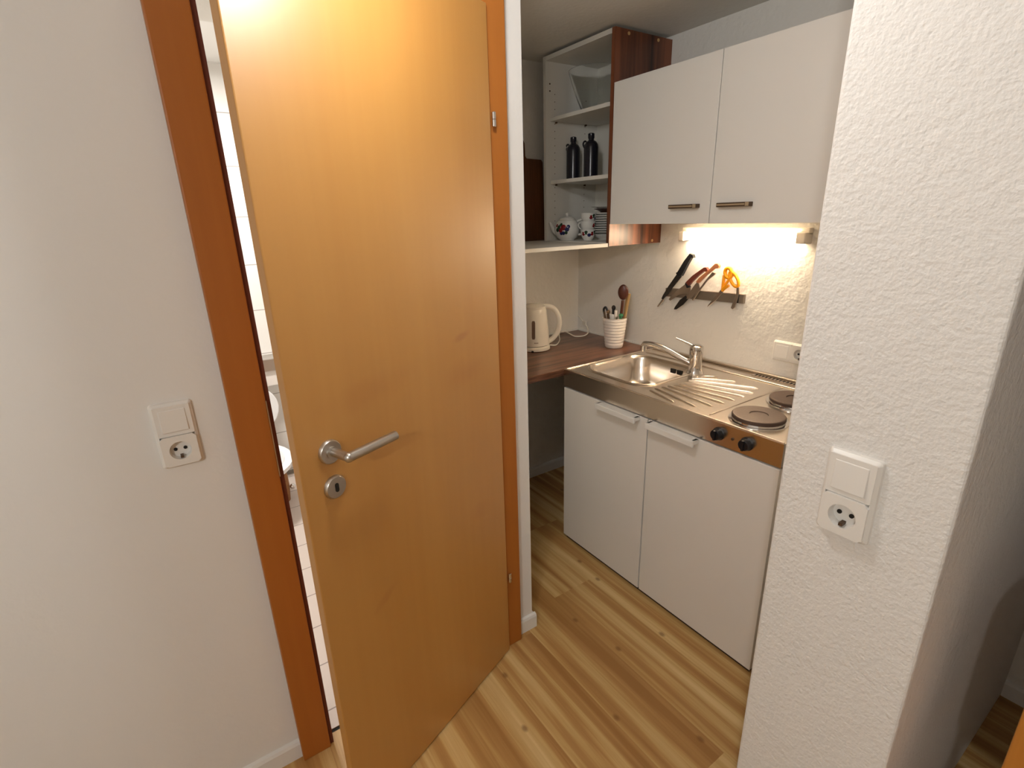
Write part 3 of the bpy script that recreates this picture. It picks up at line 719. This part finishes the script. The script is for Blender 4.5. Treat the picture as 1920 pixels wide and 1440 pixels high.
# ------------------------------------------------------------------ utensil cup and its contents
CX, CY = 1.868, 1.845
pr = [(.042, 0), (.0445, .003)]
for k in range(9):
    z = .012+.0155*k; r = .0450+.0165*(z/.155)
    pr += [(r, z), (r+.0014, z+.004), (r+.0014, z+.010), (r+.0002, z+.0135)]
pr += [(.0630, .155), (.0600, .155), (.0570, .140), (.042, .008), (.001, .006)]
bm = bmesh.new(); lathe(bm, pr, (0, 0, 0), 40, cap=False)
tag(obj('utensil_pot', bm, M['cup'], loc=(CX, CY, ZT), smooth=True), 'white ribbed pot full of cooking utensils on the dark worktop', 'pot')
def utensil(name, label, cat, base, top, parts):
    t = thing(name, label, cat, base)
    d = Vector(top)-Vector(base)
    for nm, fn, m in parts:
        bm = bmesh.new(); fn(bm, d); obj(nm, bm, m, t, smooth=True)
    return t
zb = ZT+.012
def shaft(r, a=0., b=1., sy=1.): return lambda bm, d: tube(bm, [d*a, d*b], r, 10, smooth=False, sy=sy)
def oval(rx, ry, rz, at=1.0, off=(0, 0, 0)):
    def f(bm, d):
        c = d*at+Vector(off); q = bmesh.ops.create_uvsphere(bm, u_segments=18, v_segments=12, radius=1)
        bmesh.ops.transform(bm, matrix=Matrix.Translation(c) @ Matrix.Rotation(math.radians(-56), 4, 'Z') @ Matrix.Diagonal((rx, ry, rz, 1)), verts=q['verts'])
    return f
utensil('wooden_spoon', 'tall dark red wooden spoon standing in the utensil pot', 'spoon', (1.880, 1.830, zb), (1.872, 1.798, 1.125), [('handle', shaft(.0075, 0, .97), M['spoon_wood']), ('spoon_bowl', oval(.026, .010, .038, 1.0, (0, 0, .034)), M['spoon_wood'])])
utensil('wooden_spatula', 'light wooden spatula behind the dark spoon in the utensil pot', 'spatula', (1.895, 1.830, zb), (1.905, 1.792, 1.150), [('blade', lambda bm, d: tube(bm, [(0, 0, 0), d*.5, d], lambda t: .006+.008*t, 10, sy=.4), M['light_wood'])])
utensil('ladle', 'dark handled ladle leaning out of the pot on its left side', 'ladle', (1.855, 1.865, zb), (1.841, 1.896, 1.055), [('handle', shaft(.0055), M['bronze_dark']), ('grip', lambda bm, d: tube(bm, [d*.92, d*1.06, d*1.09+Vector((.004, -.01, .006)), d*1.03+Vector((.006, -.018, 0))], .0055, 8), M['black'])])
utensil('whisk', 'small brown handled brush standing at the left of the pot', 'brush', (1.862, 1.860, zb), (1.858, 1.884, 1.052), [('handle', shaft(.009, 0, .94), M['bronze_dark']), ('tip', oval(.010, .010, .010), M['bronze'])])
utensil('black_peeler', 'black rounded utensil handle in the middle of the pot', 'utensil', (1.868, 1.850, zb), (1.868, 1.856, 1.075), [('handle', shaft(.008), M['black']), ('tip', oval(.0105, .009, .013), M['black'])])
utensil('white_turner', 'white flat utensil in the middle of the pot', 'utensil', (1.860, 1.848, zb), (1.848, 1.848, 1.045), [('blade', lambda bm, d: tube(bm, [(0, 0, 0), d*.6, d], lambda t: .007+.009*t, 12, sy=.4), M['porcelain'])])
utensil('cream_spoon', 'short cream coloured utensil right of the black handle in the pot', 'utensil', (1.862, 1.838, zb), (1.860, 1.830, 1.066), [('handle', shaft(.0085), M['cup'])])
utensil('green_clip', 'green plastic utensil at the right edge of the pot', 'utensil', (1.862, 1.832, zb), (1.862, 1.797, 1.045), [('handle', shaft(.006), M['green_plastic']), ('tip', oval(.012, .007, .010), M['green_plastic'])])
utensil('steel_spoon', 'steel spoon handle between the white and green utensils', 'spoon', (1.856, 1.838, zb), (1.845, 1.812, 1.040), [('handle', shaft(.006), M['chrome'])])

# ------------------------------------------------------------------ magnetic rail with knives
def kp_(y, z, dx=0.0):
    k = (BX-.02)/1.975
    return (BX-.02-dx, y*k, 1.53+(z-1.53)*k)
rl = thing('magnetic_knife_rail', 'grey magnetic rail screwed to the wall under the tube lamp', 'knife rail', (BX, 1.43, 1.17))
bm = bmesh.new()
a, b, c, d = (1.628, 1.127), (1.628, 1.190), (1.222, 1.190), (1.222, 1.164)
a, b, c, d = kp_(1.628, 1.146), kp_(1.628, 1.186), kp_(1.222, 1.196), kp_(1.222, 1.158)
a, b, c, d = [(p[1], p[2]) for p in (a, b, c, d)]
prism(bm, [a, b, c, d], lambda u, v, w: (BX-.016*w, u, v)); wobj('rail', bm, M['magnet'], rl, bevel=.002)
bm = bmesh.new(); yy = c[0]; prism(bm, [(yy+.030, c[1]-.001), (yy+.022, c[1]-.001), (yy+.022, d[1]+.001), (yy+.030, d[1]+.001)], lambda u, v, w: (BX-.016-.002*w, u, v)); wobj('end_mark', bm, M['black'], rl)
def flat(name, pts, m, parent, dx, th):
    P = [kp_(*p) for p in pts]
    bm = bmesh.new(); prism(bm, [(p[1], p[2]) for p in P], lambda u, v, w: (BX-.0165-dx-th*w, u, v))
    return wobj(name, bm, m, parent, bevel=.001, seg=1)
def kthing(name, label, cat, y, z):
    p = kp_(y, z); return thing(name, label, cat, (BX-.02, p[1], p[2]))
k1 = kthing('bread_knife', 'long black-handled knife, leftmost on the magnetic rail', 'knife', 1.55, 1.2)
flat('handle', [(1.492, 1.352), (1.476, 1.347), (1.471, 1.334), (1.483, 1.333), (1.500, 1.305), (1.522, 1.262), (1.529, 1.250), (1.548, 1.246), (1.560, 1.262), (1.551, 1.268), (1.520, 1.318)], M['black'], k1, .001, .018)
flat('blade', [(1.556, 1.262), (1.533, 1.247), (1.560, 1.215), (1.632, 1.130), (1.640, 1.135), (1.632, 1.152), (1.605, 1.195)], M['knife_dark'], k1, .005, .006)
flat('blade_tip', [(1.632, 1.138), (1.640, 1.128), (1.665, 1.094), (1.661, 1.091), (1.625, 1.128)], M['knife_steel'], k1, .004, .005)
k2 = kthing('chef_knife', 'wide-bladed knife with dark red wooden handle on the magnetic rail', 'knife', 1.5, 1.2)
flat('handle', [(1.414, 1.296), (1.402, 1.297), (1.391, 1.283), (1.397, 1.276), (1.412, 1.280), (1.440, 1.258), (1.472, 1.228), (1.486, 1.210), (1.503, 1.224), (1.470, 1.256)], M['knife_wood'], k2, .002, .016)
flat('bolster', [(1.503, 1.224), (1.486, 1.210), (1.481, 1.203), (1.496, 1.199), (1.508, 1.217)], M['black'], k2, .002, .014)
flat('blade', [(1.508, 1.218), (1.482, 1.200), (1.478, 1.176), (1.545, 1.160), (1.590, 1.130), (1.600, 1.135), (1.570, 1.170)], M['knife_steel'], k2, .004, .003)
k3 = kthing('paring_knife', 'dark-tipped knife crossing below the rail beside the wide blade', 'knife', 1.54, 1.13)
flat('blade', [(1.500, 1.165), (1.486, 1.150), (1.510, 1.122), (1.548, 1.094), (1.563, 1.092), (1.558, 1.104), (1.533, 1.140)], M['knife_dark'], k3, .008, .003)
flat('handle', [(1.500, 1.165), (1.486, 1.150), (1.470, 1.168), (1.482, 1.182)], M['knife_steel'], k3, .008, .005)
k4 = kthing('steak_knife', 'slim knife with tan wooden handle on the magnetic rail', 'knife', 1.42, 1.23)
flat('handle', [(1.356, 1.316), (1.344, 1.317), (1.335, 1.308), (1.338, 1.297), (1.358, 1.294), (1.392, 1.266), (1.432, 1.226), (1.444, 1.231), (1.430, 1.250), (1.380, 1.292)], M['knife_wood2'], k4, .010, .014)
flat('blade', [(1.444, 1.231), (1.432, 1.225), (1.425, 1.200), (1.465, 1.158), (1.492, 1.148), (1.490, 1.165), (1.460, 1.210)], M['knife_steel'], k4, .013, .003)
k5 = kthing('grey_knife', 'thin grey tool between the tan-handled knife and the scissors', 'tool', 1.4, 1.2)
flat('shaft', [(1.366, 1.280), (1.350, 1.276), (1.352, 1.270), (1.385, 1.244), (1.420, 1.196), (1.452, 1.146), (1.459, 1.152), (1.428, 1.200), (1.398, 1.240)], M['knife_steel'], k5, .017, .005)
sc = kthing('scissors', 'orange-handled scissors hanging on the magnetic rail', 'scissors', 1.32, 1.21)
def ringpart(name, cy, cz, ry, rz, rot, tr, dx, parent):
    bm = bmesh.new(); pts = []
    for i in range(25):
        a = 2*PI*i/24; u, v = ry*math.cos(a), rz*math.sin(a)
        y = cy+u*math.cos(rot)-v*math.sin(rot); z = cz+u*math.sin(rot)+v*math.cos(rot)
        pts.append(kp_(y, z, dx))
    tube(bm, pts, tr, 10, smooth=False); return wobj(name, bm, M['orange'], parent, smooth=True)
ringpart('finger_loop', 1.298, 1.279, .0155, .021, -.35, .0078, .004, sc)
ringpart('finger_loop', 1.270, 1.255, .015, .034, -.62, .0068, .004, sc)
bm = bmesh.new(); tube(bm, [kp_(1.317, 1.268, .004), kp_(1.318, 1.235, .004), kp_(1.319, 1.207, .004)], .0062, 10); tube(bm, [kp_(1.291, 1.228, .004), kp_(1.305, 1.217, .004), kp_(1.320, 1.203, .004)], .006, 10)
tube(bm, [kp_(1.285, 1.262, .006), kp_(1.303, 1.235, .006), kp_(1.318, 1.212, .006)], .0055, 10)
wobj('shank', bm, M['orange'], sc, smooth=True)
flat('blade', [(1.326, 1.212), (1.312, 1.204), (1.345, 1.160), (1.388, 1.124), (1.384, 1.134), (1.352, 1.175)], M['knife_steel'], sc, .002, .003)
op = kthing('bottle_opener', 'curved dark metal opener at the right end of the magnetic rail', 'tool', 1.25, 1.18)
flat('hook', [(1.262, 1.238), (1.252, 1.236), (1.243, 1.222), (1.240, 1.200), (1.246, 1.165), (1.252, 1.140), (1.262, 1.131), (1.270, 1.136), (1.266, 1.150), (1.258, 1.175), (1.252, 1.200), (1.253, 1.218)], M['knife_steel'], op, .004, .006)

# ------------------------------------------------------------------ bathroom things seen through the gap
wc = thing('toilet', 'white toilet with raised lid seen through the open bathroom door', 'toilet', (.212, 2.84, 0))
bm = bmesh.new()
def ell(cx, cy, a, b, z, n=28): return [(cx+a*math.cos(2*PI*i/n), cy+b*math.sin(2*PI*i/n), z) for i in range(n)]
loft(bm, [ell(-.02, .22, .06, .08, .12), ell(-.02, .18, .09, .12, .16), ell(0, .05, .13, .20, .23), ell(0, -.02, .185, .24, .30), ell(0, -.02, .190, .245, .325), ell(0, -.02, .15, .20, .325), ell(0, -.02, .12, .16, .24)], cap=True)
obj('bowl', bm, M['porcelain'], wc, smooth=True)
bm = bmesh.new(); prism(bm, [(x, z) for x, y, z in [(.205*math.cos(2*PI*i/28), 0, .52+.165*math.sin(2*PI*i/28)) for i in range(28)]], lambda u, v, w: (u, .25+.02*w, v)); obj('lid', bm, M['porcelain'], wc, bevel=.005)
bm = bmesh.new(); box(bm, (-.17, .285, .34), (.17, .345, .68)); obj('cistern', bm, M['porcelain'], wc, bevel=.02)
tpz = thing('toilet_paper_holder', 'chrome toilet paper holder on the tiled bathroom wall', 'paper holder', (.41, 3.26, .77))
bm = bmesh.new(); box(bm, (-.07, -.12, -.01), (.065, 0, .022)); box(bm, (-.07, -.125, -.055), (.065, -.115, .022)); obj('cover', bm, M['steel'], tpz, bevel=.006)
bm = bmesh.new(); lathe(bm, [(.05, -.055), (.05, .045)], (0, -.06, -.055), 24, axis='x'); box(bm, (-.055, -.112, -.14), (.045, -.108, -.05)); obj('paper_roll', bm, M['paper'], tpz)
bk = thing('wicker_basket', 'brown wicker basket with chrome ball on the bathroom floor', 'basket', (.318, 2.93, 0))
bm = bmesh.new(); lathe(bm, [(.050, 0), (.058, .08), (.056, .15), (.046, .20), (.043, .19), (.040, .02)], (0, 0, 0), 24); obj('basket_body', bm, M['wicker'], bk, smooth=True)
bm = bmesh.new(); bmesh.ops.create_uvsphere(bm, u_segments=16, v_segments=10, radius=.016); bmesh.ops.translate(bm, verts=bm.verts, vec=(.070, -.03, .085)); obj('chrome_ball', bm, M['chrome'], bk, smooth=True)

# ------------------------------------------------------------------ wooden chair beside the pillar (mostly outside the frame)
ch = thing('wooden_chair', 'orange-brown wooden chair, corner of its backrest at the lower right', 'chair', (.80, -.16, 0))
bm = bmesh.new(); prism(bm, rrect(-.19, .72, .251, .235, .12, 8), lambda u, v, w: (1.020+.020*w, u, v)); wobj('backrest', bm, M['chair_wood'], ch, bevel=.003)
bm = bmesh.new(); prism(bm, rrect(.80, -.16, .20, .20, .04, 5), lambda u, v, w: (u, v, .43+.02*w)); wobj('seat', bm, M['chair_wood'], ch, bevel=.003)
for lx, ly, lz in ((.995, .02, .60), (.995, -.34, .60), (.63, .02, .43), (.63, -.34, .43)):
    bm = bmesh.new(); tube(bm, [(lx, ly, 0), (lx, ly, lz)], .016, 12, smooth=False); wobj('leg', bm, M['chair_wood'], ch, smooth=True)

# unseen dark cupboard-shaped block, added right of the frame to stop bounce light
wd = thing('bounce_blocker', 'unseen dark brown cupboard-shaped block added to keep bounce light out of the alcove', 'bounce_blocker', (1.6, -1.0, 0))
bm = bmesh.new(); box(bm, (1.22, -1.62, .05), (BX-.015, -.32, 2.05)); wobj('body', bm, M['board'], wd, bevel=.003)
for yy in (-1.615, -.965):
    bm = bmesh.new(); box(bm, (1.20, yy, .06), (1.22, yy+.64, 2.04)); dd = wobj('door', bm, M['board'], wd, bevel=.002)
bm = bmesh.new(); box(bm, (1.25, -1.59, 0), (BX-.03, -.35, .05)); wobj('plinth', bm, M['plinth'], wd)

# ------------------------------------------------------------------ lights
def area(name, loc, rot, size, power, col, sy=None, spread=None):
    l = bpy.data.lights.new(name, 'AREA'); l.energy = power; l.color = col; l.size = size
    if sy: l.shape = 'RECTANGLE'; l.size_y = sy
    else: l.shape = 'DISK'
    o = bpy.data.objects.new(name, l); COL.objects.link(o); o.location = loc; o.rotation_euler = rot; return o
def lampdisc(loc, z, label, pw, col, size, ls):
    t = thing('ceiling_lamp', label, 'lamp', (loc[0], loc[1], CEIL))
    bm = bmesh.new(); lathe(bm, [(size, z+.012-CEIL), (size, z+.03-CEIL), (size*.5, z+.045-CEIL), (.001, z+.05-CEIL)], (0, 0, 0), 36); obj('lamp_shade', bm, M['lamp_body'], t, smooth=True)
    bm = bmesh.new(); tube(bm, [(0, 0, 0), (0, 0, z+.045-CEIL)], .006, 8, smooth=False); obj('rod', bm, M['steel'], t)
    l = bpy.data.lights.new('lamp_bulb', 'POINT'); l.energy = pw; l.color = col; l.shadow_soft_size = ls
    o = bpy.data.objects.new('lamp_bulb', l); COL.objects.link(o); o.location = (loc[0], loc[1], z-.06)
lampdisc((.46, .785), 2.10, 'round white hanging lamp in front of the kitchen opening', 12.5, (1, .99, .97), .11, .055)
lampdisc((-1.10, -.60), 2.06, 'round white hanging lamp in the hall behind the viewer', 42, (1, .99, .97), .13, .045)
area('bathroom_light', (.1, 2.4, 2.27), (0, 0, 0), .4, 100, (1, .96, .92))

w = bpy.data.worlds.new('w'); S.world = w; w.use_nodes = True
w.node_tree.nodes['Background'].inputs[0].default_value = (1, .95, .9, 1); w.node_tree.nodes['Background'].inputs[1].default_value = .02

# ------------------------------------------------------------------ camera
yaw, pitch, roll = (math.radians(a) for a in (33.628, 18.1745, 1.6666))
f = Vector((math.sin(yaw)*math.cos(pitch), math.cos(yaw)*math.cos(pitch), -math.sin(pitch)))
r = Vector((math.cos(yaw), -math.sin(yaw), 0)); d = f.cross(r)
r2 = math.cos(roll)*r + math.sin(roll)*d; d2 = -math.sin(roll)*r + math.cos(roll)*d
cam = bpy.data.cameras.new('camera'); cam.sensor_width = 36; cam.sensor_fit = 'HORIZONTAL'; cam.lens = 956.59/1920*36; cam.clip_start = .02
co = bpy.data.objects.new('camera', cam); COL.objects.link(co)
mw = Matrix((( r2.x, -d2.x, -f.x, 0), (r2.y, -d2.y, -f.y, 0), (r2.z, -d2.z, -f.z, 1.53), (0, 0, 0, 1)))
co.matrix_world = mw
S.camera = co
S.view_settings.view_transform = 'Standard'; S.view_settings.look = 'None'; S.view_settings.gamma = 1; S.view_settings.use_curve_mapping = False
S.view_settings.exposure = -0.10
